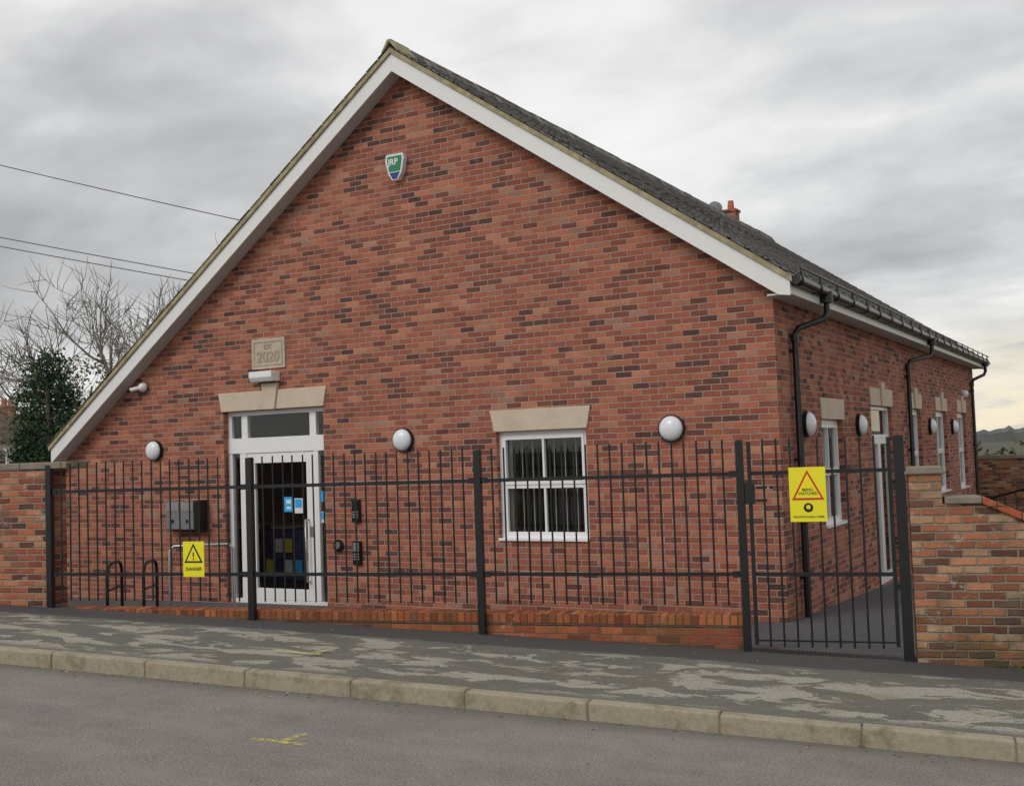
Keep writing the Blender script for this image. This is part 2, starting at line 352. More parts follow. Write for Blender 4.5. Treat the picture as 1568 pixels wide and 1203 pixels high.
text('plaque_year','2020',.22,(-7.65,-.034,3.67),PLAQD,hall,.004,bold=.004); text('plaque_script','EST.',.09,(-7.65,-.034,3.82),PLAQD,hall,.004)
def window(name,x0,x1,z0,z1,M,front=False):
    mb=MB(); fw=.065; d0,d1=.075,.145
    mb.box(x0,x0+fw,d0,d1,z0,z1,WHITE,M); mb.box(x1-fw,x1,d0,d1,z0,z1,WHITE,M)
    mb.box(x0+fw,x1-fw,d0,d1,z0,z0+fw,WHITE,M); mb.box(x0+fw,x1-fw,d0,d1,z1-fw,z1,WHITE,M)
    mb.box(x0,x1,-.03,d0-.002,z0+.001,z0+.035,WHITE,M)
    c=(x0+x1)/2; zm=(z0+z1)/2+.01
    s=.035
    for a,b,u0,u1,dd in ((x0+fw,x1-fw,z0+fw,zm-.002,0),(x0+fw,x1-fw,zm,z1-fw,-.012)):
        mb.box(a,a+s,d0+dd,d1-.02,u0,u1,WHITE,M); mb.box(b-s,b,d0+dd,d1-.02,u0,u1,WHITE,M)
        mb.box(a+s,b-s,d0+dd,d1-.02,u0,u0+.045,WHITE,M); mb.box(a+s,b-s,d0+dd,d1-.02,u1-.045,u1,WHITE,M)
        mb.box(c-.014,c+.014,d0+dd+.004,d1-.02,u0+.045,u1-.045,WHITE,M)
    part(name+'_frame',mb,hall,.003)
    g=MB(); g.add([(x0+.05,d0+.04,z0+.05),(x1-.05,d0+.04,z0+.05),(x1-.05,d0+.04,z1-.05),(x0+.05,d0+.04,z1-.05)],[(0,1,2,3)],GLASS,M=M)
    part(name+'_glass',g,hall)
    b=MB()
    if front:
        for x in (x0-.02,x0+.05,x1-.16): b.box(x,x+.055,.24,.25,z0+.03,z1-.03,BLIND,Matrix.Translation((0,random.uniform(-.02,.02),0)))
        for i in range(7): x=x0+.2+i*.16; b.tube([(x,.33,z0),(x,.33,z1)],.008,BLIND,6)  # added thin pale bars, standing in for sky reflected in the glass
        part(name+'_blind_and_reflection_bars',b,hall)
    else:
        b.box(x0+.05,x0+.3,.24,.26,z0+.03,z1-.03,BLIND,M); b.box(x1-.25,x1-.05,.24,.26,z0+.03,z1-.03,BLIND,M); part(name+'_curtain',b,hall)
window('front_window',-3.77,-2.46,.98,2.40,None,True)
n=0
for a,b,z0,z1,k in side_op:
    if k=='w': window('side_window_%d'%n,a,b,z0,z1,SIDE); n+=1
def glazed(mb,g,x0,x1,z0,z1,d0,d1,f,M,bot=None):
    bot=bot or f
    mb.box(x0,x0+f,d0,d1,z0,z1,WHITE,M); mb.box(x1-f,x1,d0,d1,z0,z1,WHITE,M); mb.box(x0+f,x1-f,d0,d1,z0,z0+bot,WHITE,M); mb.box(x0+f,x1-f,d0,d1,z1-f,z1,WHITE,M)
    dm=(d0+d1)/2; g.add([(x0+f-.01,dm,z0+bot-.01),(x1-f+.01,dm,z0+bot-.01),(x1-f+.01,dm,z1-f+.01),(x0+f-.01,dm,z1-f+.01)],[(0,1,2,3)],GLASS,M=M)
mb=MB(); g=MB(); a,b=4.98,6.6; c=(a+b)/2
glazed(mb,g,a,b,2.15,2.66,.06,.14,.06,SIDE); glazed(mb,g,a,c-.002,-.14,2.148,.06,.13,.09,SIDE,.14); glazed(mb,g,c+.002,b,-.14,2.148,.06,.13,.09,SIDE,.14)
part('side_door_frame',mb,hall,.003); part('side_door_glass',g,hall)
mb=MB(); g=MB(); D0,D1=.10,.17
mb.box(-8.605,-6.66,D0-.01,D1,2.25,2.48,WHITE); mb.box(-8.605,-6.66,D0,D1,2.82,2.89,WHITE); mb.box(-8.605,-6.66,D0-.01,D1+.03,0,.06,WHITE)
for x0,x1 in ((-8.605,-8.53),(-6.735,-6.66)): mb.box(x0,x1,D0,D1,.062,2.25,WHITE); mb.box(x0,x1,D0,D1,2.48,2.82,WHITE)
for x0,x1 in ((-8.33,-8.21),(-7.0,-6.88)): mb.box(x0,x1,D0,D1,2.48,2.82,WHITE)
for x0,x1 in ((-8.53,-8.33),(-8.21,-7.0),(-6.88,-6.735)): g.add([(x0,.13,2.48),(x1,.13,2.48),(x1,.13,2.82),(x0,.13,2.82)],[(0,1,2,3)],GLASS)
for x0,x1 in ((-8.37,-8.24),(-6.93,-6.85)): mb.box(x0,x1,D0-.005,D1,.062,2.25,WHITE)
for x0,x1 in ((-8.53,-8.37),(-6.85,-6.735)):
    g.add([(x0,.13,.06),(x1,.13,.06),(x1,.13,2.25),(x0,.13,2.25)],[(0,1,2,3)],GLASS)
part('entrance_frame',mb,hall,.004)
mb=MB(); glazed(mb,g,-8.235,-6.935,.065,2.245,.105,.16,.15,None,.16)
part('entrance_door_leaf',mb,hall,.004); part('entrance_glass',g,hall)
mb=MB(); mb.tube([(-7.06,.11,.35),(-7.06,.03,.35),(-7.06,.03,1.25),(-7.06,.11,1.25)],.016,STEEL,10); mb.box(-7.03,-6.97,.09,.11,1.0,1.15,STEEL)
part('door_handle',mb,hall)
mb=MB(); mb.box(-7.55,-7.36,.128,.131,1.36,1.58,POST1); mb.box(-7.34,-7.18,.127,.131,1.34,1.56,POST3); mb.box(-7.33,-7.2,.1255,.127,1.42,1.55,POST1); mb.box(-6.84,-6.75,.125,.128,1.5,1.66,POST1); mb.box(-6.84,-6.75,.125,.128,1.2,1.36,POST3); mb.box(-6.835,-6.76,.122,.124,1.25,1.35,POST1)
mb.box(-7.5,-7.41,.1265,.128,1.40,1.44,POST3); mb.box(-7.5,-7.41,.1265,.128,1.48,1.54,POST3)
part('door_stickers',mb,hall)
mb=MB(); mb.box(XL+.31,-.31,.4,16.4,-.05,-.01,INTF); mb.box(XL+.4,-.31,4.2,4.3,0,2.9,INT); mb.box(XL+.31,-.31,.31,16.4,2.95,3.0,INT); mb.box(-5.6,-5.5,.4,4.2,0,2.9,INT); mb.box(XL+.31,XL+.39,.4,4.2,0,2.9,INT)
part('interior_rooms',mb,hall)
mb=MB(); random.seed(3); mb.box(-9.0,-7.95,1.3,1.34,.2,1.0,POST4)
for r in range(2):
    for c in range(5): 
        x=-8.96+c*.205; z=.3+r*.34; mb.box(x,x+.14,1.275,1.29,z,z+.22,[POST2,POST4,POST3,POST1,POST3,POST4,POST3,POST2,POST4,POST3][r*5+c])
mb.box(-9.04,-9.0,1.25,1.45,0,1.06,BLK); mb.box(-7.95,-7.91,1.25,1.45,0,1.06,BLK)
part('leaflet_rack',mb,hall)
mb=MB(); mb.box(-10.6,-9.3,2.2,2.9,.0,.95,POST4); mb.box(-10.7,-9.2,2.1,3.0,.951,1.0,POST3); mb.box(-10.4,-10.0,4.17,4.199,1.3,2.0,POST3); mb.box(-11.4,-10.9,4.17,4.199,1.4,1.9,POST1)
mb.box(-9.4,-8.5,4.14,4.199,0,2.05,DARKG)
part('reception_desk',mb,hall)
# ------------------------------------------------------------ wall lights etc
def walllight(x,z,M):
    r=root('bulkhead_wall_light'); mb=MB(); mb.disc((x,-.001,z),.165,.055,BLKP,M); part('base',mb,r,.006)
    mb=MB(); mb.dome((x,-.05,z),.15,.085,GLOBE,M); part('diffuser',mb,r)
for x,z in ((-10.07,2.35),(-5.244,2.35),(-1.30,2.35)): walllight(x,z,None)
for y in (1.14,4.06,10.29,13.2): walllight(y,2.35,SIDE)
r=root('burglar_alarm_box'); mb=MB()
mb.prism([(-5.21+a*1.12,6.14+b*1.08) for a,b in((-.125,.17),(.125,.17),(.14,.10),(.10,-.08),(.04,-.17),(-.04,-.17),(-.10,-.08),(-.14,.10))],-.09,-.001,POST3); mb.prism([(-5.21+a,6.14+b) for a,b in((-.12,.155),(.12,.155),(.125,.10),(.092,-.06),(-.092,-.06),(-.125,.10))],-.096,-.0905,GRN)
mb.prism([(-5.21+a,6.14+b) for a,b in((-.088,-.075),(.088,-.075),(.035,-.17),(-.035,-.17))],-.096,-.0905,BLU); part('shield_case',mb,r,.004)
text('alarm_lettering','JRP',.12,(-5.23,-.099,6.21),POST3,r,.001,bold=.003)
r=root('security_camera'); mb=MB(); mb.disc((-10.3,-.001,3.38),.055,.05,WHITE); mb.dome((-10.27,-.05,3.37),.075,.09,WHITE); mb.tube([(-10.33,-.05,3.37),(-10.45,-.16,3.33)],.035,WHITE,12); mb.tube([(-10.45,-.16,3.33),(-10.47,-.18,3.32)],.028,BLK,12); part('camera_body',mb,r)
r=root('security_camera'); mb=MB(); mb.disc((15.0,-.001,3.15),.055,.05,WHITE,SIDE); mb.dome((15.0,-.05,3.12),.09,.1,WHITE,SIDE); part('camera_body',mb,r)
r=root('entrance_floodlight'); mb=MB(); mb.prism([(0,3.3),(.16,3.3),(.2,3.36),(.2,3.45),(0,3.45)],-7.89,-7.45,WHITE,Matrix(((0,1,0,0),(-1,0,0,0),(0,0,1,0),(0,0,0,1)))); part('lamp_housing',mb,r,.01)
r=root('utility_meter_box'); mb=MB(); mb.box(-9.66,-9.36,-.2,-.001,1.12,1.54,GREYM); mb.box(-9.35,-9.05,-.2,-.001,1.12,1.54,GREYM); mb.box(-9.05,-8.95,-.22,-.001,1.1,1.56,BLKP)
for x in (-9.64,-9.33): mb.box(x,x+.26,-.206,-.2,1.40,1.52,STEEL); mb.box(x+.11,x+.15,-.212,-.2,1.22,1.27,BLKP)
mb.box(-9.74,-9.67,-.08,-.001,1.1,1.25,BLKP)
part('cabinet',mb,r,.006)
for z,h in ((1.38,.32),(.79,.33)):
    r=root('door_entry_keypad'); mb=MB(); mb.box(-6.15,-6.02,-.05,-.001,z-h/2,z+h/2,BLKP)
    mb.box(-6.135,-6.035,-.056,-.05,z+.02,z+h/2-.02,GREYM if z<1 else BLK)
    for i in range(3):
        for j in range(3): mb.box(-6.13+i*.034,-6.106+i*.034,-.058,-.05,z-.03-j*.035,z-.008-j*.035,STEEL)
    part('keypad_case',mb,r,.006)
r=root('push_button'); mb=MB(); mb.disc((-6.43,-.001,.89),.085,.03,BLKP); mb.disc((-6.43,-.032,.89),.05,.02,STEEL); part('button',mb,r)
# ------------------------------------------------------------ street frames
FO=Vector((-7.5132,-3.9707,0)); FA=.2108; MF=Matrix.Translation(FO)@Matrix.Rotation(FA,4,'Z')
KO=Vector((-4.3292,-6.4491,.5489)); KA=.1967; KS=-.0466/.915
tf=Vector((math.cos(FA),math.sin(FA))); nf=Vector((-tf.y,tf.x)); tk=Vector((math.cos(KA),math.sin(KA))); nk=Vector((-tk.y,tk.x))
MK=Matrix.Translation(KO)@Matrix.Rotation(KA,4,'Z')@Matrix(((1,0,0,0),(0,1,0,0),(KS,0,1,0),(0,0,0,1)))
def zf(a): return .51-.0425*a
def pav_z(x,y):
    p=Vector((x,y)); a=(p-FO.xy).dot(tf); df=-(p-FO.xy).dot(nf); b=(p-KO.xy).dot(tk); dk=(p-KO.xy).dot(nk)
    zk=KO.z+.047+KS*b; w=max(0,min(1,dk/(dk+df))) if (dk+df)>0 else 0
    return zk+(zf(a)-zk)*w
mb=MB(); NA,NB=110,10; vs=[];uvl=[]
for i in range(NA+1):
    a=-30+i*.42
    A=FO.xy+tf*a+nf*.14; B=KO.xy+tk*(a-2.63)+nk*.12
    for j in range(NB+1):
        p=B.lerp(A,j/NB); z=pav_z(p.x,p.y)+(noise.noise(Vector((p.x*.8,p.y*.8,0)))*.012 if 0<j<NB else 0); vs.append((p.x,p.y,z)); uvl.append((a,(A-B).length*j/NB))
fs=[(i*(NB+1)+j,(i+1)*(NB+1)+j,(i+1)*(NB+1)+j+1,i*(NB+1)+j+1) for i in range(NA) for j in range(NB)]
mb.add(vs,fs,PAVE); po=obj('pavement',mb)
ul=po.data.uv_layers['UVMap']
for l in po.data.loops: ul.data[l.index].uv=uvl[l.vertex_index]
for p in po.data.polygons: p.use_smooth=True
mb=MB(); mb.add([(x,y,-.075) for x in (-30,24) for y in (-7.2,0.02)],[(0,2,3,1)],ROAD); obj('road',mb,None,MK)
mb=MB(); mb.box(-30,24,-7.32,-7.2,-.3,.04,KERB); mb.add([(-30,-12,.035),(24,-12,.035),(24,-7.32,.035),(-30,-7.32,.035)],[(0,1,2,3)],ROAD); obj('far_pavement',mb,None,MK)
kr=root('kerb'); mb=MB(MK)
for k in range(-28,24): 
    j=random.uniform(-.005,.005); mb.box(k*.915+.004,k*.915+.911,j,.125+j,-.2,.05+j,KERB)
part('kerb_stones',mb,kr,.014)
mb=MB(MK); mb.box(-25,21,.012,.115,-.2,.035,COPE); part('kerb_joints',mb,kr)
mb=MB()
def yz(x,y): return .09+.0105*min(x,2)-(.042*y if y>0 else 0)
def quad(pts,mat): mb.add(pts,[tuple(range(len(pts)))],mat)
def yp(x,y): return (x,y,yz(x,y))
fl=lambda a,n:(FO.x+tf.x*a+nf.x*n,FO.y+tf.y*a+nf.y*n)
for a in range(-6,11):
    p=fl(a,.15);q=fl(a+1,.15); quad([yp(*p),yp(*q),yp(q[0],.05),yp(p[0],.05)],YARD)
e=fl(11,.15)
for j in range(18): quad([yp(0-.05,.05+j),yp(e[0],.05+j),yp(e[0],1.05+j),yp(-.05,1.05+j)],YARD)
quad([(*fl(7.98,.135),zf(7.98)-.001),(*fl(9.46,.135),zf(9.46)-.001),(*fl(9.46,.9),yz(*fl(9.46,.9))+.004),(*fl(7.98,.9),yz(*fl(7.98,.9))+.004)],YARD)
obj('yard',mb)
r=root('drainage_channel'); mb=MB(MF); mb.prism([(8.05,zf(8.05)+.002),(9.34,zf(9.34)+.002),(9.34,zf(9.34)+.012),(8.05,zf(8.05)+.012)],.0,.13,DARKG)
s=8.07
while s<9.33: mb.box(s,s+.012,.005,.125,zf(s)+.005,zf(s)+.018,BLKP); s+=.035
part('grating',mb,r)
# ------------------------------------------------------------ plinth wall + fence
r=root('low_brick_wall'); mb=MB(MF); 
mb.box(.06,7.97,.045,.26,-.4,.385,BP); part('brick_face',mb,r); mb=MB(MF); mb.box(.06,7.975,.035,.27,.387,.5,BPC); part('brick_on_edge_coping',mb,r,.006)
fr=root('metal_railing_fence'); mb=MB(MF)
BAY=2.6531
for i in range(4):
    s=i*BAY; mb.box(s-.036,s+.036,-.036,.034,zf(s)-.15,2.165,BLK); mb.box(s-.03,s+.03,-.03,.028,2.165,2.172,BLK)
part('posts',mb,fr,.004)
mb=MB(MF)
for i in range(3):
    a=i*BAY+.037;b=(i+1)*BAY-.037
    for z in (1.85,.897): mb.box(a,b,-.006,.006,z-.018,z+.018,BLK); mb.box(a,a+.07,-.014,-.007,z-.03,z+.03,BLK); mb.box(b-.07,b,-.014,-.007,z-.03,z+.03,BLK)
part('rails',mb,fr)
mb=MB(MF)
for i in range(3):
    for k in range(1,21):
        s=i*BAY+.036+k*(BAY-.072)/21; dx=random.uniform(-.005,.005); mb.tube([(s,0,.6),(s+dx,0,2.18)],.0098,BLK,6)
part('bars',mb,fr)
gt=root('metal_gate'); mb=MB(MF); s=9.40
mb.box(s-.045,s+.045,-.045,.045,zf(s)-.15,2.165,BLK); part('hinge_post',mb,gt,.004)
mb=MB(MF); a,b=8.03,9.33
mb.box(a,a+.035,-.02,.02,.24,2.15,BLK); mb.box(b-.035,b,-.02,.02,.24,2.15,BLK)
for z in (1.85,.897): mb.box(a+.036,b-.036,-.008,.008,z-.018,z+.018,BLK)
mb.box(a+.036,b-.036,-.006,.006,.27,.285,BLK)
for z in (1.75,.8): mb.tube([(b,-.0,z),(9.37,0,z)],.02,BLK,8); mb.box(b,9.35,-.03,.03,z-.04,z-.01,BLK)
mb.box(8.1,8.26,-.03,.03,1.70,1.725,BLK); mb.box(8.1,8.2,-.03,.03,1.58,1.605,BLK); mb.box(8.0,8.09,-.035,.035,1.56,1.76,BLK); mb.tube([(8.22,-.07,1.71),(8.22,.07,1.71)],.012,STEEL,8)
part('frame_and_latch',mb,gt)
mb=MB(MF); 
for k in range(1,10): s=a+.02+k*(b-a-.04)/10; mb.tube([(s,0,.22),(s,0,2.17)],.0098,BLK,6)
part('bars',mb,gt)
def sign(s0,s1,z0,z1,full):
    r=root('warning_sign'); mb=MB(MF); mb.box(s0,s1,-.020,-.0145,z0,z1,YEL); part('plate',mb,r,.002)
    c=(s0+s1)/2;w=(s1-s0);h=z1-z0; zt=z1-h*.05; zb=z1-h*(.60 if full else .6); tw=w*.44
    mb=MB(MF)
    def tri(k,y,m):
        cz=zb+(zt-zb)*.34; mb.prism([(c-tw*k,cz+(zb-cz)*k),(c+tw*k,cz+(zb-cz)*k),(c,cz+(zt-cz)*k)],y-.001,y,m)
    tri(1,-.021,RED if full else INK); tri(.80 if full else .74,-.0225,YEL)
    part('triangle',mb,r)
    if full:
        text('lettering','BEING\nWATCHED',h*.07,(c,-.0245,z1-h*.45),INK,r,.0004,MF,bold=.0007)
        text('caption','FIGHTING RURAL CRIME',h*.05,(c,-.0215,z0+h*.09),INK,r,.0004,MF,bold=.0004)
        mb=MB(MF); mb.disc((c,-.0205,z0+h*.26),h*.085,.001,INK); mb.disc((c,-.022,z0+h*.27),h*.04,.001,YEL); part('emblem',mb,r)
    else:
        text('mark','!',h*.3,(c,-.0245,z1-h*.42),INK,r,.0004,MF,bold=.002); text('caption','DANGER',h*.13,(c,-.0215,z0+h*.22),INK,r,.0004,MF,bold=.001)
sign(8.41,8.745,1.385,1.895,True); sign(1.80,2.07,.87,1.26,False)
# ------------------------------------------------------------ boundary walls
r=root('boundary_brick_wall'); mb=MB(MF); mb.box(-6,-.04,.0,.33,-.3,2.12,BOL); part('brickwork',mb,r)
mb=MB(MF); x=-6
while x<.2: L=random.uniform(.55,.7); mb.box(x,min(x+L,.26)-.006,-.03,.37,2.122+random.uniform(-.004,.004),2.2,COPE); x+=L
part('coping',mb,r,.012)
r=root('boundary_brick_wall'); mb=MB(); mb.box(-15.5,XL-.02,.1,.35,-.6,2.1,BOL); part('brickwork',mb,r); mb=MB(); mb.box(-15.5,XL-.02,.06,.39,2.102,2.2,COPE); part('coping',mb,r,.01)
r=root('old_brick_wall'); mb=MB(MF); 
mb.prism([(9.47,-.4),(9.75,-.4),(9.75,1.80),(9.47,1.80)],-.03,.33,BO)
mb.prism([(9.751,-.4),(14,-.6),(14,.9),(11.2,1.0),(10.07,1.53),(9.751,1.53)],-.03,.3,BO); part('brickwork',mb,r)
mb=MB(MF); mb.prism([(9.43,1.802),(9.79,1.802),(9.76,1.87),(9.46,1.87)],-.06,.36,COPE)
part('pier_cap',mb,r,.012)
mb=MB(MF); mb.prism([(9.77,1.532),(10.08,1.532),(10.08,1.59),(9.77,1.59)],-.07,.34,COPE)
mb.prism([(10.085,1.525),(11.2,1.003),(14,.903),(14,.965),(11.21,1.068),(10.085,1.592)],-.07,.34,TILE); part('coping',mb,r,.008)
r=root('rear_brick_wall'); mb=MB(); mb.box(-1,9,20,20.3,-1,1.5,BO); mb.box(-1,9,19.96,20.34,1.502,1.6,COPE); part('brickwork',mb,r)
r=root('step_handrail'); mb=MB(); 
mb.tube([(1.0,9.6,.95),(2.0,8.6,1.25),(3.0,7.6,1.25)],.022,BLK,8); mb.tube([(1.0,9.6,.2),(2.0,8.6,.5),(3.0,7.6,.5)],.015,BLK,8)
for k in range(11):
    t=k/10*2; p=Vector((1,9.6,0)).lerp(Vector((3,7.6,0)),t/2); zt=.95+.3*min(t,1); mb.tube([(p.x,p.y,zt-.75 if k%5 else -.5),(p.x,p.y,zt)],.009,BLK,6)
part('rails',mb,r)
for x,y in ((-8.42,-2.27),(-8.02,-2.02)):
    r=root('cycle_stand'); mb=MB(); d=Vector((-.52,.854,0)); w=.6; P=[]; O=Vector((x,y,0))
    P.append(O-d*w/2-Vector((0,0,.1)))
    for k in range(7): an=math.pi/2*k/6; P.append(O-d*(w/2-.15+.15*math.cos(an))+Vector((0,0,.69+.15*math.sin(an))))
    for k in range(7): an=math.pi/2*k/6; P.append(O+d*(w/2-.15+.15*math.sin(an))+Vector((0,0,.69+.15*math.cos(an))))
    P.append(O+d*w/2-Vector((0,0,.1))); mb.tube(P,.022,BLK,8)
    mb.tube([O+Vector((0,0,.5))-d*w/2,O+Vector((0,0,.5))+d*w/2],.016,BLK,8); part('hoop',mb,r)
r=root('ramp_handrail'); mb=MB(); mb.tube([(-8.15,-1.55,-.1),(-8.15,-1.55,.93),(-8.1,-1.52,.99),(-7.45,-1.14,1.0),(-7.4,-1.1,.93),(-7.4,-1.1,-.1)],.021,STEEL,8); part('tube',mb,r)
r=root('paint_mark'); mb=MB(MK); mb.add([(2.66,-1.28,-.071),(3.05,-1.28,-.071),(3.05,-1.22,-.071),(2.66,-1.22,-.071)],[(0,1,2,3)],PAINT); mb.add([(2.85,-1.21,-.071),(2.91,-1.21,-.071),(2.95,-1.02,-.071),(2.89,-1.02,-.071)],[(0,1,2,3)],PAINT); part('mark',mb,r)
r=root('paint_mark'); mb=MB(); 
def pq(x0,y0,x1,y1): mb.add([(x,y,pav_z(x,y)+.018) for x,y in ((x0,y0),(x1,y0+(x1-x0)*.2),(x1,y1+(x1-x0)*.2),(x0,y1))],[(0,1,2,3)],PAINT)
pq(-3.05,-5.2,-2.6,-5.12); pq(-2.75,-5.05,-2.69,-4.8); part('mark',mb,r)
mb=MB(); random.seed(11)
for i in range(460):
    b=random.uniform(-6,10); q=random.random()
    if q<.5: p=KO.xy+tk*b+nk*(-abs(random.gauss(.03,.12))); z=KO.z+KS*b-.071
    elif q<.85: p=KO.xy+tk*b+nk*random.uniform(.14,2.8); z=pav_z(p.x,p.y)+.014
    else: p=KO.xy+tk*b+nk*(-random.uniform(.2,3)); z=KO.z+KS*b-.071
    s=random.uniform(.006,.018); an=random.uniform(0,6.28); c,sn=math.cos(an)*s,math.sin(an)*s; h=random.uniform(0,.008)
    mb.add([(p.x-c,p.y-sn,z),(p.x+sn*.5,p.y-c*.5,z+h),(p.x+c,p.y+sn,z+.002),(p.x-sn*.5,p.y+c*.5,z)],[(0,1,2,3)],random.choice([LEAFB,LEAFY,LEAFB,LF2]))
obj('leaf_litter',mb)
mb=MB()
for i in range(120):
    s=random.choice([random.gauss(10.45,.06),random.gauss(10.7,.2)]); n_=-.05-abs(random.gauss(0,.03)); x,y=fl(s,n_); z=zf(s)
    hgt=random.uniform(.02,.06); dx,dy=random.uniform(-.04,.04),random.uniform(-.04,.03)
    mb.add([(x-.006,y,z),(x+.006,y,z),(x+dx+.008,y+dy,z+hgt),(x+dx-.004,y+dy,z+hgt*.9)],[(0,1,2,3)],LF3)
obj('weeds',mb)
# ------------------------------------------------------------ terrain and background
mb=MB(); mb.add([(-2500,-2500,-1.2),(2500,-2500,-1.2),(2500,2500,-1.2),(-2500,2500,-1.2)],[(0,1,2,3)],GRASS); obj('ground',mb)
mb=MB(); vs=[];N=900
for i in range(N+1):
    a=math.radians(20+i*(200/N)); R=620; x,y=R*math.cos(a),R*math.sin(a)
    h=6+3*noise.noise(Vector((a*4,0,0)))+1.6*noise.noise(Vector((a*40,3,0)))+2.4*noise.noise(Vector((a*260,5,0)))
    vs+=[(x,y,-2),(x,y,h*.6),(x*1.05,y*1.05,h)]
fs=[]
for i in range(N): fs+=[(i*3,i*3+3,i*3+4,i*3+1),(i*3+1,i*3+4,i*3+5,i*3+2)]
mb.add(vs,fs,HILL); obj('distant_hills',mb)
def leafcloud(mb,c,rad,n,mat,size,inner=.35):
    for i in range(n):
        while True:
            p=Vector([random.uniform(-1,1) for _ in range(3)])
            if p.length<1 and p.length>inner: break
        if noise.noise(p*2.3+Vector(c))<-.12: continue
        q=Vector((c[0]+p.x*rad[0],c[1]+p.y*rad[1],c[2]+p.z*rad[2])); s=size*random.uniform(.6,1.4)
        a=Vector([random.gauss(0,1) for _ in range(3)]).normalized(); b=a.cross(Vector([random.gauss(0,1) for _ in range(3)])).normalized()
        mb.add([q-a*s,q-b*s*.5,q+a*s,q+b*s*.5],[(0,1,2,3)],mat)
random.seed(5)
mb=MB()
for k in range(90):
    x=random.uniform(-16,30); leafcloud(mb,(x,95+random.uniform(-3,3),-.2+random.uniform(0,1.9)*(.5+noise.noise(Vector((x*.3,0,0))))),(1.7,1.2,1.3),80,LF4,.32)
obj('hedgerow',mb)
r=root('conifer_tree'); mb=MB(); cx,cy=-22.2,7.4; mb.tube([(cx,cy,-1.2),(cx,cy,5)],[.14,.04],BARK); part('trunk',mb,r)
mb=MB()
for k in range(46):
    z=random.uniform(1.2,5.2); rr=.62 if z<3.8 else .62*(5.9-z)/2.1; a=random.uniform(0,6.28); leafcloud(mb,(cx+math.cos(a)*rr,cy+math.sin(a)*rr,z),(.42,.42,.5),230,LF,.055,.2)
leafcloud(mb,(cx,cy,3.1),(.7,.7,2.2),2200,LF,.06,.1); part('foliage',mb,r)
def branch(mb,p,d,L,rad,lev,maxl):
    n=4; pts=[p];rs=[rad]; q=p.copy(); dd=d.copy()
    for i in range(n):
        dd=(dd+Vector([random.gauss(0,.15) for _ in range(3)])+Vector((0,0,.06))).normalized(); q=q+dd*L/n; pts.append(q.copy()); rs.append(rad*(1-.6*(i+1)/n))
    mb.tube(pts,rs,BARK,5 if lev<2 else 3)
    if lev>=maxl: return
    nb=[6,7,6,5][min(lev,3)]
    for i in range(nb):
        t=random.uniform(.25,1); k=min(int(t*n),n-1); bp=pts[k].lerp(pts[k+1],t*n-k)
        ax=Vector([random.gauss(0,1) for _ in range(3)]).normalized(); nd=(dd*.75+ax*.75+Vector((0,0,.12))).normalized()
        branch(mb,bp,nd,L*random.uniform(.5,.75),max(rs[k]*.55,.0145),lev+1,maxl)
r=root('bare_tree'); mb=MB(); b0=Vector((-24.4,11.7,-1.2)); mb.tube([b0,b0+Vector((.1,0,2)),b0+Vector((.0,.1,4.5))],[.3,.24,.2],BARK,8)
for dv,L in (((-.8,-.35,.7),3.6),((-.35,-.2,1),3.3),((.1,.1,1),3.5),((.45,.3,1),3.3),((-1,-.5,.3),3.8),((.7,.3,.7),3.0),((-.5,.5,.8),3.0),((-.9,-.4,.05),3.4)):
    branch(mb,b0+Vector((0,.1,random.uniform(3.1,4.4))),Vector(dv).normalized(),L,.12,1,4)
part('trunk_and_branches',mb,r)
mb=MB(); leafcloud(mb,(-23.4,9.9,4.3),(.8,.8,1.3),1000,LF2,.06); leafcloud(mb,(-22.7,9.8,3.2),(1.3,1.0,1.3),1500,LF2,.06); part('ivy',mb,r)
r=root('bare_tree'); mb=MB(); b0=Vector((-24,20.0,-1.2)); mb.tube([b0,b0+Vector((0,0,5.4))],[.3,.2],BARK,8)
for dv in ((-.5,-.2,1),(.3,.1,1),(0,0,1),(-.2,.2,1)): branch(mb,b0+Vector((0,0,5.2)),Vector(dv).normalized(),3.7,.12,1,4)
part('trunk_and_branches',mb,r)
def house(name,M,w,d,eave,ridge,wallm,roofm,chim=None,wins=()):
    r=root(name); mb=MB(M); mb.box(0,w,0,d,-1.2,eave,wallm); part('walls',mb,r)
    mb=MB(M); MR=Matrix(((0,1,0,0),(1,0,0,0),(0,0,1,0),(0,0,0,1)))
    mb.prism([(-.3,eave-.1),(d/2,ridge),(d+.3,eave-.1),(d+.3,eave+.05),(d/2,ridge+.15),(-.3,eave+.05)],-.2,w+.2,roofm,MR); 
    mb.prism([(0,eave),(d,eave),(d/2,ridge)],.02,w-.02,wallm,MR); part('roof',mb,r)
    for cx_,h,cw in (chim or []):
        mb=MB(M); mb.box(cx_-cw,cx_+cw,d/2-cw,d/2+cw,ridge-.6,ridge+h,BOL); mb.box(cx_-cw-.05,cx_+cw+.05,d/2-cw-.05,d/2+cw+.05,ridge+h,ridge+h+.1,BOL)
        for k in ((-.17,.17) if cw>.3 else (0,)): mb.tube([(cx_+k,d/2,ridge+h+.1),(cx_+k,d/2,ridge+h+.5)],[.16,.12],TERRA,10)
        part('chimney',mb,r)
    for x0,x1,z0,z1 in wins:
        mb=MB(M); mb.box(x0,x1,-.05,.02,z0,z1,WHITE); mb.box(x0+.08,(x0+x1)/2-.04,-.06,-.051,z0+.08,z1-.08,BLKP); mb.box((x0+x1)/2+.04,x1-.08,-.06,-.051,z0+.08,z1-.08,BLKP); part('window',mb,r)
    return r
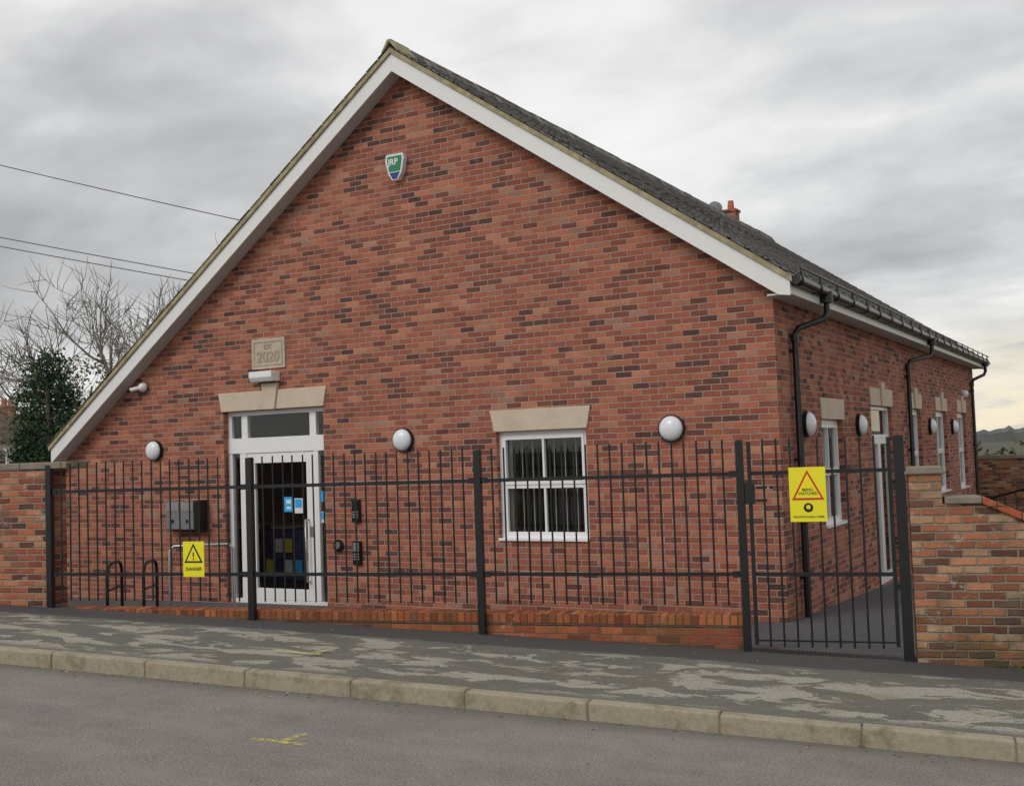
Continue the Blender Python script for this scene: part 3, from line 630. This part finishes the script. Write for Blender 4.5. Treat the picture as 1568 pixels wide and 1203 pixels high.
house('rendered_house',Matrix.Translation((-53,20,0))@Matrix.Rotation(.65,4,'Z'),9.0,7,3.6,5.0,REND,OTILE,[(6.2,.5,.35)],[(1,2.6,1.6,3.2),(5.5,7.2,1.6,3.2),(3.4,4.6,1.6,3.2)])
house('terraced_house',Matrix.Translation((-46,30,0))@Matrix.Rotation(.4,4,'Z'),12,7,3.2,4.6,BOL,OTILE,[(2,.5,.35)],[(2,3.4,1.2,2.6)])
house('detached_house',Matrix.Translation((-19.45,28.8,0)),9,8,6.8,10.2,BOL,OTILE,[(8.35,1.75,.27)],[])
r=root('satellite_dish'); mb=MB(); Mx=Matrix.Translation((-11.62,32.3,12.15))@Matrix.Rotation(.5,4,'Z')@Matrix.Rotation(-.3,4,'X'); mb.dome((0,0,0),.3,.1,GREYM,Mx); mb.tube([(-11.6,32.5,10.2),(-11.6,32.5,12.15)],.025,STEEL,8); mb.tube([(-11.6,32.3,12.0),(-11.5,31.9,12.05)],.015,STEEL,6); part('dish',mb,r)
def wire(p,q,sag,par,nm):
    p,q=Vector(p),Vector(q); pts=[p.lerp(q,k/24)-Vector((0,0,sag*4*(k/24)*(1-k/24))) for k in range(25)]
    mb=MB(); mb.tube(pts,.013,BLK,5); part(nm,mb,par)
r=root('utility_pole'); mb=MB(); mb.tube([(-16.3,11.0,-1.2),(-16.3,11.0,8.5)],[.14,.1],WOOD,10); part('pole',mb,r)
wr=root('overhead_wire'); wire((-16.3,11.0,8.35),(-42,-1.0,16.9),.25,wr,'cable_a')
wire((-16.3,11.0,6.7),(-42,-1.0,13.6),.15,wr,'cable_b'); wire((-16.3,11.0,6.5),(-42,-1.0,13.35),.2,wr,'cable_c')
# ------------------------------------------------------------ camera
Rv=Vector((.8687,.4942,-.0344)); Uv=Vector((.0561,-.0291,.998)); Fv=Vector((-.4922,.8689,.053)); CAM=Vector((3.6529,-12.6404,2.13))
cam=bpy.data.cameras.new('camera'); co=bpy.data.objects.new('camera',cam); scene.collection.objects.link(co)
cam.sensor_fit='HORIZONTAL'; cam.sensor_width=36; cam.lens=1704.07/1568*36; cam.clip_end=6000; cam.clip_start=.05
Mr=Matrix(((Rv.x,Uv.x,-Fv.x,0),(Rv.y,Uv.y,-Fv.y,0),(Rv.z,Uv.z,-Fv.z,0),(0,0,0,1)))
co.matrix_world=Matrix.Translation(CAM)@Mr; scene.camera=co
# ------------------------------------------------------------ world + sun
w=bpy.data.worlds.new('World'); scene.world=w; w.use_nodes=True; t=NT(w.node_tree); nt=w.node_tree; bg=nt.nodes['Background']
SE,SRt=math.radians(38),math.radians(200)
sky=t.n('ShaderNodeTexSky',sky_type='NISHITA'); sky.sun_disc=False; sky.sun_elevation=SE; sky.sun_rotation=SRt
tc=t.n('ShaderNodeTexCoord'); sp=t.n('ShaderNodeSeparateXYZ'); t.l(tc.outputs['Generated'],sp.inputs[0])
zz=t.m('ADD',t.m('MAXIMUM',sp.outputs[2],0),.22); px=t.m('DIVIDE',sp.outputs[0],zz); py=t.m('DIVIDE',sp.outputs[1],zz)
v=t.comb(px,py,0)
mp=t.n('ShaderNodeMapping'); mp.inputs['Rotation'].default_value=(0,0,.5); mp.inputs['Scale'].default_value=(.95,1.25,1); mp.inputs['Location'].default_value=(5.1,2.9,0); t.l(v,mp.inputs[0])
n1=t.noise(mp.outputs[0],1.0,5,.5,.35); n2=t.noise(mp.outputs[0],3.4,4,.6,.3)
f=t.m('ADD',t.m('MULTIPLY',n1,.75),t.m('MULTIPLY',n2,.25))
cl=t.ramp(f,[(.34,(.43,.43,.435)),(.44,(.56,.56,.565)),(.52,(.71,.71,.71)),(.60,(.87,.865,.855)),(.70,(.98,.97,.95))])
hz=t.smooth(sp.outputs[2],.13,.0); warm=t.mix(t.smooth(sp.outputs[0],-.4,.0),(.84,.84,.83),(1.0,.86,.56))
hb=t.m('MULTIPLY',hz,t.smooth(n2,.25,.55)); cl=t.mix(t.m('MULTIPLY',hb,.85),cl,warm)
cs=t.n('ShaderNodeVectorMath',operation='SCALE'); t.l(cl,cs.inputs[0]); cs.inputs['Scale'].default_value=10.3
mx=t.mix(.94,sky.outputs[0],cs.outputs[0]); t.l(mx,bg.inputs[0]); bg.inputs[1].default_value=.1
sd=bpy.data.lights.new('sun','SUN'); sd.energy=1.15; sd.angle=math.radians(25); sd.color=(1,.96,.91); so=bpy.data.objects.new('sun',sd); scene.collection.objects.link(so)
dirv=Vector((math.sin(SRt)*math.cos(SE),math.cos(SRt)*math.cos(SE),math.sin(SE))); so.rotation_euler=dirv.to_track_quat('Z','Y').to_euler()
scene.view_settings.view_transform='Standard'; scene.view_settings.look='None'; scene.view_settings.exposure=0
